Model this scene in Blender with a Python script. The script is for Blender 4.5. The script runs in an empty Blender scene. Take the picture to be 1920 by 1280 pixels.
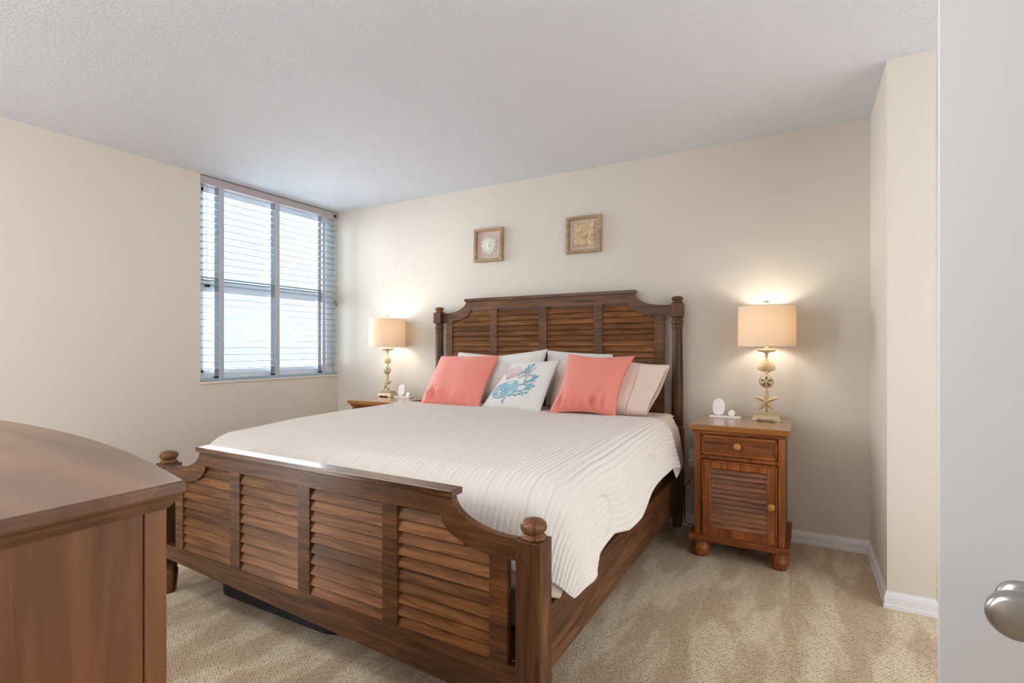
import bpy, math, random
import numpy as np
from mathutils import Vector, Matrix, noise
random.seed(4)
C = bpy.context.collection
S = bpy.context.scene
PI = math.pi

# ------------------------------------------------------------------ camera
cam_d = bpy.data.cameras.new('camera'); cam = bpy.data.objects.new('camera', cam_d); C.objects.link(cam)
FPX, YAW = 975.55, 0.5125
cam.location = (3.8935, -3.5225, 1.1616); cam.rotation_euler = (PI/2, 0, YAW)
cam_d.sensor_width = 36; cam_d.lens = FPX/1920*36; cam_d.shift_y = 9.65/1920; cam_d.clip_start = .02
S.camera = cam
# ------------------------------------------------------------------ world: day sky on the window side, stronger fill added through the unbuilt rear
w = bpy.data.worlds.new('sky'); S.world = w; w.use_nodes = True
nt = w.node_tree; nt.nodes.clear()
tc = nt.nodes.new('ShaderNodeTexCoord'); sep = nt.nodes.new('ShaderNodeSeparateXYZ'); nt.links.new(tc.outputs['Generated'], sep.inputs[0])
mr = nt.nodes.new('ShaderNodeMapRange'); nt.links.new(sep.outputs['X'], mr.inputs['Value'])
mr.inputs['From Min'].default_value = -.55; mr.inputs['From Max'].default_value = -.05
mr.inputs['To Min'].default_value = 1; mr.inputs['To Max'].default_value = 0
b1 = nt.nodes.new('ShaderNodeBackground'); b1.inputs[0].default_value = (.86, .94, 1, 1); b1.inputs[1].default_value = 1.02
b0 = nt.nodes.new('ShaderNodeBackground'); b0.inputs[0].default_value = (.96, .98, 1, 1); b0.inputs[1].default_value = 2.3
mx = nt.nodes.new('ShaderNodeMixShader'); out = nt.nodes.new('ShaderNodeOutputWorld')
nt.links.new(mr.outputs[0], mx.inputs[0]); nt.links.new(b0.outputs[0], mx.inputs[1]); nt.links.new(b1.outputs[0], mx.inputs[2]); nt.links.new(mx.outputs[0], out.inputs[0])
# ------------------------------------------------------------------ broad hazy sun coming in through the window
sd_ = bpy.data.lights.new('hazy_sun', 'SUN'); so_ = bpy.data.objects.new('hazy_sun', sd_); C.objects.link(so_)
sd_.energy = 26.0; sd_.angle = math.radians(100); sd_.color = (.95, .98, 1)
so_.location = (-4, -.6, 3); so_.rotation_euler = Vector((1, .0, -.12)).to_track_quat('-Z', 'Y').to_euler()
# ------------------------------------------------------------------ exposure
S.view_settings.view_transform = 'Standard'; S.view_settings.look = 'None'
S.view_settings.exposure = 0.22; S.view_settings.gamma = 1; S.view_settings.use_curve_mapping = False
S.cycles.max_bounces = 10; S.cycles.diffuse_bounces = 6; S.cycles.transparent_max_bounces = 12
LAMP_STRENGTH = 72.0
FILL_DOME_STRENGTH = 30.0

# ------------------------------------------------------------------ materials
def new_mat(name):
    m = bpy.data.materials.new(name); m.use_nodes = True
    nt = m.node_tree; bs = nt.nodes['Principled BSDF']
    return m, nt, bs
def lin(r, g, b):
    f = lambda c: (c/255/12.92) if c/255 <= .04045 else ((c/255+.055)/1.055)**2.4
    return (f(r), f(g), f(b), 1)
def N(nt, t, **kw):
    n = nt.nodes.new(t)
    for k, v in kw.items(): setattr(n, k, v)
    return n
def bump(nt, bs, height, dist, strength=1.0):
    b = N(nt, 'ShaderNodeBump'); b.inputs['Strength'].default_value = strength; b.inputs['Distance'].default_value = dist
    nt.links.new(height, b.inputs['Height']); nt.links.new(b.outputs[0], bs.inputs['Normal'])
def plain(name, col, rough=.5, metal=0, coat=0, sheen=0, spec=.5):
    m, nt, bs = new_mat(name)
    bs.inputs['Base Color'].default_value = col; bs.inputs['Roughness'].default_value = rough; bs.inputs['Metallic'].default_value = metal
    bs.inputs['Coat Weight'].default_value = coat; bs.inputs['Sheen Weight'].default_value = sheen; bs.inputs['Specular IOR Level'].default_value = spec
    return m
def noise_node(nt, scale, detail=4, rough=.5, vec=None, dist=0):
    n = N(nt, 'ShaderNodeTexNoise'); n.inputs['Scale'].default_value = scale; n.inputs['Detail'].default_value = detail
    n.inputs['Roughness'].default_value = rough; n.inputs['Distortion'].default_value = dist
    if vec: nt.links.new(vec, n.inputs['Vector'])
    return n
def ramp(nt, fac, stops):
    r = N(nt, 'ShaderNodeValToRGB')
    e = r.color_ramp.elements
    while len(e) < len(stops): e.new(.5)
    for i, (p, c) in enumerate(stops): e[i].position = p; e[i].color = c
    nt.links.new(fac, r.inputs[0]); return r
def mixc(nt, a, b, fac, mode='MIX'):
    m = N(nt, 'ShaderNodeMix', data_type='RGBA', blend_type=mode)
    for s, v in ((6, a), (7, b), (0, fac)):
        if hasattr(v, 'is_linked') or hasattr(v, 'links'): nt.links.new(v, m.inputs[s])
        else: m.inputs[s].default_value = v
    return m.outputs[2]
def wood(name, axis, dark, mid, light, rough=.46, coat=.08, island=.35, grain=26, spec=.4):
    m, nt, bs = new_mat(name)
    tc = N(nt, 'ShaderNodeTexCoord'); oi = N(nt, 'ShaderNodeObjectInfo'); geo = N(nt, 'ShaderNodeNewGeometry')
    add = N(nt, 'ShaderNodeMath', operation='MULTIPLY_ADD'); nt.links.new(geo.outputs['Random Per Island'], add.inputs[0]); add.inputs[1].default_value = 9.0
    nt.links.new(oi.outputs['Random'], add.inputs[2])
    off = N(nt, 'ShaderNodeVectorMath', operation='ADD'); nt.links.new(tc.outputs['Object'], off.inputs[0]); nt.links.new(add.outputs[0], off.inputs[1])
    mp = N(nt, 'ShaderNodeMapping'); sc = [grain]*3; sc[axis] = grain*.07; mp.inputs['Scale'].default_value = sc
    nt.links.new(off.outputs[0], mp.inputs[0])
    g = noise_node(nt, 1.6, 8, .62, mp.outputs[0], 1.2)
    r = ramp(nt, g.outputs[0], [(.28, dark), (.5, mid), (.74, light)])
    mp2 = N(nt, 'ShaderNodeMapping'); sc2 = [5.0]*3; sc2[axis] = 1.4; mp2.inputs['Scale'].default_value = sc2; nt.links.new(off.outputs[0], mp2.inputs[0])
    bl = noise_node(nt, 1.3, 3, .5, mp2.outputs[0])
    r2 = ramp(nt, bl.outputs[0], [(.3, (.55, .52, .5, 1)), (.7, (1.25, 1.2, 1.15, 1))])
    c = mixc(nt, r.outputs[0], r2.outputs[0], .75, 'MULTIPLY')
    if island:
        rr = ramp(nt, geo.outputs['Random Per Island'], [(0, (1-island, 1-island, 1-island, 1)), (1, (1+island*.6,)*3+(1,))])
        c = mixc(nt, c, rr.outputs[0], 1.0, 'MULTIPLY')
    nt.links.new(c, bs.inputs['Base Color'])
    bs.inputs['Specular IOR Level'].default_value = spec; bs.inputs['Roughness'].default_value = rough; bs.inputs['Coat Weight'].default_value = coat; bs.inputs['Coat Roughness'].default_value = .22
    bump(nt, bs, g.outputs[0], .0006, .5)
    return m
BD, BM, BL = lin(52, 28, 12), lin(102, 63, 32), lin(146, 96, 50)
WX = wood('walnut_grain_across', 0, BD, BM, BL)
WY = wood('walnut_grain_along_bed', 1, BD, BM, BL)
WZ = wood('walnut_grain_upright', 2, BD, BM, BL)
WCAP = wood('walnut_cap_polished', 0, BD, BM, BL, rough=.34, coat=.35)
WS = wood('walnut_louvers', 0, lin(84, 50, 24), lin(126, 82, 46), lin(160, 112, 66), rough=.5, coat=.0, island=.3, spec=.2)
NS_ = wood('nightstand_louvers', 0, lin(84, 44, 22), lin(132, 80, 48), lin(160, 106, 70), rough=.35, coat=.2, island=.25)
ND, NM, NL = lin(72, 34, 10), lin(140, 76, 28), lin(178, 108, 48)
NX = wood('nightstand_wood_across', 0, ND, NM, NL)
NZ = wood('nightstand_wood_upright', 2, ND, NM, NL)
NTOP = wood('nightstand_top_wood', 0, lin(128, 76, 26), lin(156, 98, 38), lin(174, 116, 50), rough=.2, coat=.9, island=0)
KNOB = plain('honey_knob_wood', lin(186, 118, 54), .3, coat=.4)
DZ = wood('dresser_side_wood', 2, lin(104, 66, 40), lin(134, 88, 54), lin(152, 104, 66), rough=.4, coat=.15, island=.08, grain=9)
DX = wood('dresser_top_wood', 0, lin(96, 66, 46), lin(116, 82, 60), lin(130, 94, 70), rough=.36, coat=.25, island=.05, grain=12)

def wall_material():
    m, nt, bs = new_mat('beige_wall_paint')
    tc = N(nt, 'ShaderNodeTexCoord'); n = noise_node(nt, 160, 3, .5, tc.outputs['Object'])
    bs.inputs['Base Color'].default_value = lin(212, 204, 192); bs.inputs['Roughness'].default_value = .6
    bump(nt, bs, n.outputs[0], .0008, .35); return m
WALL = wall_material()
def ceiling_material():
    m, nt, bs = new_mat('textured_ceiling_paint')
    tc = N(nt, 'ShaderNodeTexCoord'); n = noise_node(nt, 85, 4, .6, tc.outputs['Object'], .3)
    r = ramp(nt, n.outputs[0], [(.42, (0, 0, 0, 1)), (.62, (1, 1, 1, 1))])
    bs.inputs['Base Color'].default_value = lin(216, 219, 226); bs.inputs['Roughness'].default_value = .85
    bump(nt, bs, r.outputs[0], .004, .6); return m
CEIL = ceiling_material()
def carpet_material():
    m, nt, bs = new_mat('patterned_loop_carpet')
    tc = N(nt, 'ShaderNodeTexCoord'); obv = tc.outputs['Object']
    # little sunken dots on an offset grid
    br = N(nt, 'ShaderNodeTexVoronoi', feature='F1', distance='EUCLIDEAN'); br.inputs['Randomness'].default_value = .35
    mp = N(nt, 'ShaderNodeMapping'); mp.inputs['Scale'].default_value = (82, 104, 1); mp.inputs['Rotation'].default_value = (0, 0, .5); nt.links.new(obv, mp.inputs[0])
    nt.links.new(mp.outputs[0], br.inputs['Vector']); br.inputs['Scale'].default_value = 1.0
    dots = ramp(nt, br.outputs['Distance'], [(.1, (0, 0, 0, 1)), (.34, (1, 1, 1, 1))])
    fine = noise_node(nt, 420, 3, .6, obv)
    # vacuum strokes: broad pile-direction patches
    mp2 = N(nt, 'ShaderNodeMapping'); mp2.inputs['Scale'].default_value = (5.0, 1.3, 1); mp2.inputs['Rotation'].default_value = (0, 0, .35); nt.links.new(obv, mp2.inputs[0])
    v = noise_node(nt, 1.5, 3, .55, mp2.outputs[0], .35)
    vr = ramp(nt, v.outputs[0], [(.445, lin(194, 170, 140)), (.5, lin(205, 183, 153)), (.56, lin(219, 200, 171))])
    c = mixc(nt, lin(124, 104, 82), vr.outputs[0], dots.outputs[0])
    fr = ramp(nt, fine.outputs[0], [(.3, (.78, .78, .78, 1)), (.7, (1.15, 1.15, 1.15, 1))])
    c = mixc(nt, c, fr.outputs[0], 1.0, 'MULTIPLY')
    nt.links.new(c, bs.inputs['Base Color']); bs.inputs['Roughness'].default_value = .95; bs.inputs['Specular IOR Level'].default_value = .1
    bs.inputs['Sheen Weight'].default_value = .15
    hsum = N(nt, 'ShaderNodeMath', operation='MULTIPLY_ADD'); nt.links.new(fine.outputs[0], hsum.inputs[0]); hsum.inputs[1].default_value = .5; nt.links.new(dots.outputs[0], hsum.inputs[2])
    bump(nt, bs, hsum.outputs[0], .004, .8); return m
CARPET = carpet_material()
TRIM = plain('white_trim_paint', lin(226, 226, 230), .4)
DOORP = plain('white_door_paint', lin(178, 178, 179), .5)
NICKEL = plain('satin_nickel', lin(176, 174, 172), .3, 1)
def fabric(name, col, scale=900, rough=.85, sheen=.2, wr=.0, wrs=9):
    m, nt, bs = new_mat(name)
    tc = N(nt, 'ShaderNodeTexCoord'); n = noise_node(nt, scale, 2, .5, tc.outputs['Object'])
    bs.inputs['Base Color'].default_value = col; bs.inputs['Roughness'].default_value = rough; bs.inputs['Sheen Weight'].default_value = sheen
    bs.inputs['Specular IOR Level'].default_value = .25
    if wr:
        n2 = noise_node(nt, wrs, 3, .5, tc.outputs['Object'], .6)
        a = N(nt, 'ShaderNodeMath', operation='MULTIPLY_ADD'); nt.links.new(n2.outputs[0], a.inputs[0]); a.inputs[1].default_value = wr; 
        b = N(nt, 'ShaderNodeMath', operation='MULTIPLY'); nt.links.new(n.outputs[0], b.inputs[0]); b.inputs[1].default_value = .0004; nt.links.new(b.outputs[0], a.inputs[2])
        bump(nt, bs, a.outputs[0], 1.0, .6)
    else: bump(nt, bs, n.outputs[0], .0004, .5)
    return m
QUILT = fabric('quilted_white_cotton', lin(226, 219, 212), 500, wr=.006, wrs=30)
SHEET = fabric('beige_sheet_cotton', lin(222, 204, 190), 700, wr=.01, wrs=10)
WHITEP = fabric('white_pillowcase_cotton', lin(226, 223, 220), 700, wr=.02, wrs=9)
PEACHP = fabric('peach_pillowcase_cotton', lin(232, 212, 198), 700, wr=.02, wrs=9)
CORAL = fabric('coral_satin_cotton', lin(233, 140, 126), 900, .55, .3, wr=.012, wrs=11)
SHELLC = fabric('white_canvas_cushion', lin(228, 226, 224), 500, wr=.008, wrs=10)
MATT = fabric('pale_mattress_ticking', lin(224, 218, 214), 300)
TEAL = plain('teal_embroidery', lin(116, 176, 194), .6)
PALEBLUE = plain('pale_blue_embroidery', lin(160, 205, 222), .6)
PINKE = plain('pink_embroidery', lin(230, 192, 196), .6)
SLATE = plain('slate_outline_thread', lin(110, 140, 160), .6)
BEAD = plain('silver_bead', lin(190, 186, 190), .25, .6)
REDBEAD = plain('red_bead', lin(215, 80, 70), .3)
GOLD = plain('champagne_silver_paint', lin(208, 188, 150), .36, .45)
DARKIN = plain('dark_recess', lin(70, 58, 44), .6)
WHITEPL = plain('white_plastic', lin(238, 236, 234), .3)
BLACK = plain('black_fabric', lin(16, 15, 18), .7)
BLACKPL = plain('black_plastic', lin(22, 20, 22), .4)
CORDW = plain('off_white_cord', lin(225, 220, 208), .5)
ALU = plain('white_aluminium', lin(236, 240, 246), .4)
GASKET = plain('dark_gasket', lin(40, 52, 66), .6)
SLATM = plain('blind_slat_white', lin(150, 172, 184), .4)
TAPE = plain('blind_tape_grey_cloth', lin(178, 182, 190), .85)
RAILM = plain('blind_headrail_taupe', lin(176, 166, 168), .45)
MARBLE = plain('white_sill_stone', lin(226, 218, 214), .3)
def shade_material():
    m, nt, bs = new_mat('linen_lamp_shade')
    tc = N(nt, 'ShaderNodeTexCoord'); mp = N(nt, 'ShaderNodeMapping'); mp.inputs['Scale'].default_value = (300, 300, 900); nt.links.new(tc.outputs['Object'], mp.inputs[0])
    n = noise_node(nt, 1, 2, .5, mp.outputs[0])
    c = ramp(nt, n.outputs[0], [(.3, lin(214, 196, 176)), (.7, lin(232, 218, 200))])
    d = N(nt, 'ShaderNodeBsdfDiffuse'); t = N(nt, 'ShaderNodeBsdfTranslucent'); mx = N(nt, 'ShaderNodeMixShader'); mx.inputs[0].default_value = .06
    nt.links.new(c.outputs[0], d.inputs[0]); t.inputs[0].default_value = lin(248, 190, 98)
    nt.links.new(d.outputs[0], mx.inputs[1]); nt.links.new(t.outputs[0], mx.inputs[2]); nt.links.new(mx.outputs[0], nt.nodes['Material Output'].inputs[0])
    return m
SHADE = shade_material()
def bulb_material():
    m, nt, bs = new_mat('lit_warm_bulb'); bs.inputs['Emission Color'].default_value = (1, .96, .90, 1); bs.inputs['Emission Strength'].default_value = LAMP_STRENGTH; return m
BULB = bulb_material()
def glass_material():
    m, nt, bs = new_mat('window_glass')
    tr = N(nt, 'ShaderNodeBsdfTransparent'); gl = N(nt, 'ShaderNodeBsdfGlossy'); gl.inputs['Roughness'].default_value = .02
    tr.inputs[0].default_value = (.95, .98, 1, 1)
    fr = N(nt, 'ShaderNodeFresnel'); fr.inputs[0].default_value = 1.45; mx = N(nt, 'ShaderNodeMixShader')
    nt.links.new(fr.outputs[0], mx.inputs[0]); nt.links.new(tr.outputs[0], mx.inputs[1]); nt.links.new(gl.outputs[0], mx.inputs[2]); nt.links.new(mx.outputs[0], nt.nodes['Material Output'].inputs[0])
    return m
GLASS = glass_material()
FRAMEW = wood('rustic_frame_wood', 0, lin(134, 108, 80), lin(174, 146, 114), lin(196, 172, 142), rough=.6, coat=0, island=.2, grain=40)
LINEN = fabric('taupe_linen_backing', lin(206, 186, 176), 400)
CARVEW = plain('whitewashed_carving', lin(220, 218, 208), .7)
def carve2():
    m, nt, bs = new_mat('tan_whitewashed_carving')
    tc = N(nt, 'ShaderNodeTexCoord'); n = noise_node(nt, 30, 3, .5, tc.outputs['Object'])
    r = ramp(nt, n.outputs[0], [(.36, lin(198, 164, 118)), (.66, lin(222, 206, 180))]); nt.links.new(r.outputs[0], bs.inputs['Base Color']); bs.inputs['Roughness'].default_value = .7; return m
CARVET = carve2()

# ------------------------------------------------------------------ mesh helpers (world coordinates in; obj() makes them local)
class MB:
    def __init__(s): s.v = []; s.f = []; s.sm = []
    def add(s, vs, fs, smooth=False):
        o = len(s.v); s.v += [tuple(v) for v in vs]; s.f += [tuple(i+o for i in f) for f in fs]; s.sm += [smooth]*len(fs); return s
    def box(s, a, b):
        x0, y0, z0 = a; x1, y1, z1 = b
        return s.add([(x0,y0,z0),(x1,y0,z0),(x1,y1,z0),(x0,y1,z0),(x0,y0,z1),(x1,y0,z1),(x1,y1,z1),(x0,y1,z1)],
                     [(0,3,2,1),(4,5,6,7),(0,1,5,4),(1,2,6,5),(2,3,7,6),(3,0,4,7)])
    def prism(s, poly, fn):            # poly: list of (a,b); fn(a,b,t) -> point for t in (0,1)
        n = len(poly)
        return s.add([fn(a, b, 0) for a, b in poly]+[fn(a, b, 1) for a, b in poly],
                     [tuple(range(n-1, -1, -1)), tuple(range(n, 2*n))]+[(i, (i+1) % n, n+(i+1) % n, n+i) for i in range(n)])
    def prism_y(s, poly, y0, y1): return s.prism(poly, lambda a, b, t: (a, y1 if t else y0, b))
    def lathe(s, prof, c=(0,0,0), n=28, axis='z', frame=None):
        vs = []; fs = []
        for r, z in prof:
            for i in range(n):
                a = 2*PI*i/n; p = Vector((r*math.cos(a), r*math.sin(a), z))
                if frame is not None: p = frame @ p
                vs.append((c[0]+p.x, c[1]+p.y, c[2]+p.z))
        m = len(prof)
        for k in range(m-1):
            for i in range(n):
                j = (i+1) % n; fs.append((k*n+i, k*n+j, (k+1)*n+j, (k+1)*n+i))
        o = len(vs)
        if prof[0][0] > 1e-5: fs.append(tuple(range(n-1, -1, -1)))
        if prof[-1][0] > 1e-5: fs.append(tuple(range((m-1)*n, m*n)))
        return s.add(vs, fs, True)
    def tube(s, pts, r, n=8):
        pts = [Vector(p) for p in pts]; vs = []; fs = []
        for k, p in enumerate(pts):
            t = (pts[min(k+1, len(pts)-1)]-pts[max(k-1, 0)]).normalized()
            u = t.cross(Vector((0, 0, 1)) if abs(t.z) < .9 else Vector((1, 0, 0))).normalized(); v = t.cross(u)
            rr = r[k] if isinstance(r, (list, tuple)) else r
            vs += [p+u*math.cos(2*PI*i/n)*rr+v*math.sin(2*PI*i/n)*rr for i in range(n)]
        for k in range(len(pts)-1):
            for i in range(n): j = (i+1) % n; fs.append((k*n+i, k*n+j, (k+1)*n+j, (k+1)*n+i))
        fs += [tuple(range(n-1, -1, -1)), tuple(range((len(pts)-1)*n, len(pts)*n))]
        return s.add(vs, fs, True)
    def grid(s, P, smooth=True, flip=False):    # P: [rows][cols] of points
        nr, nc = len(P), len(P[0]); vs = [p for row in P for p in row]
        fs = [(i*nc+j, i*nc+j+1, (i+1)*nc+j+1, (i+1)*nc+j) for i in range(nr-1) for j in range(nc-1)]
        if flip: fs = [f[::-1] for f in fs]
        return s.add(vs, fs, smooth)
    def ball(s, c, r, n=12, sz=1.0):
        k = max(6, n//2)
        return s.lathe([(max(r*math.sin(PI*i/k), 1e-6 if i in (0, k) else 0), -r*sz*math.cos(PI*i/k)) for i in range(k+1)], c, n)
    def map(s, fn): s.v = [tuple(fn(Vector(p))) for p in s.v]; return s
def wloc(o):
    p = Vector((0, 0, 0))
    while o: p += o.location; o = o.parent
    return p
def obj(name, mb, mat, parent=None, loc=None, bevel=0, segs=2, solid=0, sub=0, fix=True):
    base = wloc(parent) if parent else Vector((0, 0, 0))
    o_w = Vector(loc) if loc is not None else base
    me = bpy.data.meshes.new(name); me.from_pydata([tuple(Vector(v)-o_w) for v in mb.v], [], mb.f); me.update()
    me.polygons.foreach_set('use_smooth', mb.sm)
    if fix:
        import bmesh
        bm = bmesh.new(); bm.from_mesh(me); bmesh.ops.recalc_face_normals(bm, faces=bm.faces); bm.to_mesh(me); bm.free()
    me.materials.append(mat)
    o = bpy.data.objects.new(name, me); C.objects.link(o); o.location = o_w-base
    if parent: o.parent = parent
    if solid: md = o.modifiers.new('s', 'SOLIDIFY'); md.thickness = solid; md.offset = 0
    if sub: md = o.modifiers.new('u', 'SUBSURF'); md.levels = sub; md.render_levels = sub
    if bevel: md = o.modifiers.new('b', 'BEVEL'); md.width = bevel; md.segments = segs; md.limit_method = 'ANGLE'; md.angle_limit = math.radians(40)
    return o
def tag(o, label, cat, group=None):
    o['label'] = label; o['category'] = cat
    if group: o['group'] = group
    return o
def thing(name, label, cat, loc, group=None):
    o = bpy.data.objects.new(name, None); C.objects.link(o); o.location = loc; o.empty_display_size = .1
    return tag(o, label, cat, group)
def struct(o): o['kind'] = 'structure'; return o
def copy_tree(o, parent=None):
    c = o.copy(); C.objects.link(c)
    if parent: c.parent = parent
    for ch in list(o.children): copy_tree(ch, c)
    return c
def arc(c, r, a0, a1, n): return [(c[0]+r*math.cos(math.radians(a0+(a1-a0)*i/n)), c[1]+r*math.sin(math.radians(a0+(a1-a0)*i/n))) for i in range(n+1)]

# ================================================================== ROOM
H = 2.44; XR = 4.2134; YP = -.678; XP = 4.385
struct(obj('floor', MB().box((-.14, -4.05, -.1), (6.2, .14, 0)), CARPET))
struct(obj('ceiling', MB().box((-.14, -4.05, H), (6.2, .14, H+.1)), CEIL))
struct(obj('wall_back', MB().box((-.14, 0, 0), (6.2, .14, H)), WALL))
WB = .885
wl = MB().box((-.14, -4.05, 0), (0, -1.30, H)); wl.box((-.14, -1.30, 0), (0, 0, WB))
struct(obj('wall_left', wl, WALL))
struct(obj('wall_right', MB().box((XR, YP, 0), (XP, 0, H)), WALL))
struct(obj('wall_light_block', MB().box((2.55, -4.05, 0), (6.2, -3.93, H)), WALL))  # added unseen wall, blocks the rear sky light from the door
def base_profile(h=.074, t=.014): return [(0, 0), (t, 0), (t, h*.22), (t*.8, h*.27), (t*.8, h*.68), (t*.6, h*.73), (t*.55, h*.82), (t*.25, h*.93), (t*.2, h), (0, h)]
def baseboard(name, p0, p1, nrm, e0=0, e1=0):      # e: mitre slope at each end
    mb = MB(); d = (Vector(p1)-Vector(p0)).normalized()
    pr = base_profile(); nrm = Vector(nrm)
    mb.prism(pr, lambda a, b, t: tuple((Vector(p1)+d*e1*a if t else Vector(p0)-d*e0*a)+nrm*a+Vector((0, 0, b))))
    return struct(obj(name, mb, TRIM))
baseboard('baseboard_back', (0, 0, 0), (XR, 0, 0), (0, -1, 0), -1, -1)
baseboard('baseboard_left', (0, 0, 0), (0, -4.05, 0), (1, 0, 0), -1, 0)
baseboard('baseboard_right', (XR, 0, 0), (XR, YP, 0), (-1, 0, 0), -1, 1)
baseboard('baseboard_front', (XR, YP, 0), (XP, YP, 0), (0, -1, 0), 1, 1)
baseboard('baseboard_end', (XP, YP, 0), (XP, 0, 0), (1, 0, 0), 1, 0)
# ---- window
def bar(mb, y0, y1, z0, z1, x0, x1): mb.box((x0, y0, z0), (x1, y1, z1))
win = MB(); xa, xb = -.125, -.075
bar(win, -1.30, 0, WB+.015, WB+.075, xa, xb); bar(win, -1.30, 0, 2.375, H, xa, xb)
bar(win, -1.30, -1.25, WB+.075, 2.375, xa, xb); bar(win, -.075, 0, WB+.075, 2.375, xa, xb)
wo = struct(obj('window_1', win, ALU, bevel=.004))
sash = MB(); bar(sash, -1.25, -.075, 1.585, 1.665, -.12, -.08); bar(sash, -1.25, -1.225, .96, 2.375, -.118, -.09); bar(sash, -.10, -.075, .96, 2.375, -.118, -.09); bar(sash, -1.25, -.075, 2.335, 2.375, -.118, -.09); bar(sash, -1.25, -.075, .96, .985, -.118, -.09)
struct(obj('window_sash', sash, ALU, wo, bevel=.003))
gk = MB(); bar(gk, -1.25, -.075, 1.665, 1.672, -.118, -.082); struct(obj('window_gasket', gk, GASKET, wo))
struct(obj('window_glass', MB().box((-.108, -1.225, .985), (-.104, -.10, 2.335)), GLASS, wo))
struct(obj('window_sill', MB().box((-.125, -1.30, WB), (.012, 0, WB+.014)), MARBLE, wo, bevel=.003))
# ---- door, standing open beside the camera
def ray(px, py):
    a = (px-960)/FPX; b = -(py-649.65)/FPX; c, s = math.cos(YAW), math.sin(YAW)
    return Vector((a*c-s, a*s+c, b))
cp = Vector(cam.location)
r_k = ray(1903, 1158); KZ = .905; tk = (KZ-cp.z)/r_k.z; K = cp+r_k*tk
ang = math.radians(70); dl = Vector((-math.sin(ang), math.cos(ang), 0)); dn = Vector((-dl.y, dl.x, 0)); dn = dn if dn.dot(cp-K) > 0 else -dn
K0 = K-dn*.05
r_e = ray(1758, 640)
det = r_e.x*(-dl.y)-(-dl.x)*r_e.y; q = K0-cp
t_e = (q.x*(-dl.y)-(-dl.x)*q.y)/det; E0 = Vector((cp.x+r_e.x*t_e, cp.y+r_e.y*t_e, 0))
def dp(a, n, z): p = E0-dl*a+dn*n; return Vector((p.x, p.y, z))
dm = MB(); dm.prism([(0, 0), (.72, 0), (.72, -.035), (0, -.035)], lambda a, b, t: dp(a, b, 2.03 if t else .012))
door = struct(obj('door_1', dm, DOORP, loc=dp(.36, 0, 0), bevel=.002))
fr = Matrix((( dl.x, 0, dn.x), (dl.y, 0, dn.y), (0, 1, 0)))
kb = MB().lathe([(1e-6, 0), (.020, 0), (.020, .003), (.016, .006), (.010, .009), (.0095, .022), (.014, .027), (.0205, .034), (.0225, .042), (.022, .049), (.0185, .054), (.0165, .0545), (.009, .0565), (1e-6, .057)], (K0.x, K0.y, KZ), 40, frame=fr)
struct(obj('door_knob', kb, NICKEL, door))

# ================================================================== BLIND
bl = thing('window_blind', 'white slatted window blind with grey cloth ladder tapes', 'window blind', (-.03, -.65, WB+.014))
obj('headrail', MB().box((-.062, -1.298, 2.375), (.004, -.004, 2.433)), RAILM, bl, bevel=.003)
obj('bracket', MB().box((.004, -.055, 2.385), (.007, -.025, 2.412)), GASKET, bl)
sl = MB(); nsl = 26; z0 = 2.315
for i in range(nsl):
    z = z0-i*.0528
    pr = [(-.056, z-.0025), (-.030, z+.0), (-.004, z-.0025), (-.004, z+.0025), (-.030, z+.005), (-.056, z+.0025)]
    sl.prism(pr, lambda a, b, t: (a, -.008 if t else -1.292, b))
obj('slats', sl, SLATM, bl)
zb = z0-nsl*.0528
obj('bottom_rail', MB().box((-.056, -1.292, WB+.0145), (-.004, -.008, WB+.035)), SLATM, bl, bevel=.003)
for yc, wd in ((-1.14, .04), (-.655, .044), (-.165, .038)):
    tp = MB(); tp.box((-.002, yc-wd/2, WB+.03), (-.0005, yc+wd/2, 2.376)); tp.box((-.0600, yc-wd/2, WB+.03), (-.0585, yc+wd/2, 2.376))
    for i in range(nsl): tp.box((-.0585, yc-wd/2, z0-i*.0528-.0042), (-.002, yc+wd/2, z0-i*.0528-.0032))
    obj('ladder_tape', tp, TAPE, bl)
    obj('tape_clip', MB().box((-.05, yc-.03, WB+.036), (-.02, yc+.0, WB+.05)), GASKET, bl)
cd = MB().tube([(.002, -1.255, 2.38), (.004, -1.256, 2.0), (.004, -1.255, 1.66)], .0012, 6)
co = obj('lift_cord', cd, TAPE, bl)
obj('cord_tassel', MB().box((-.001, -1.272, 1.605), (.012, -1.232, 1.628)), BLACKPL, co, bevel=.004)
cd = MB().tube([(.002, -.045, 2.38), (.004, -.046, 2.0), (.004, -.045, 1.60)], .0012, 6)
co = obj('lift_cord', cd, CORDW, bl)
tb = MB().lathe([(1e-6, 0), (.008, .004), (.009, .02), (.004, .035), (1e-6, .036)], (.006, -.043, 1.57), 10); tb.lathe([(1e-6, 0), (.008, .004), (.009, .02), (.004, .035), (1e-6, .036)], (.008, -.03, 1.545), 10)
obj('cord_tassel', tb, plain('tan_wood_tassel', lin(140, 122, 90), .5), co)

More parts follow.
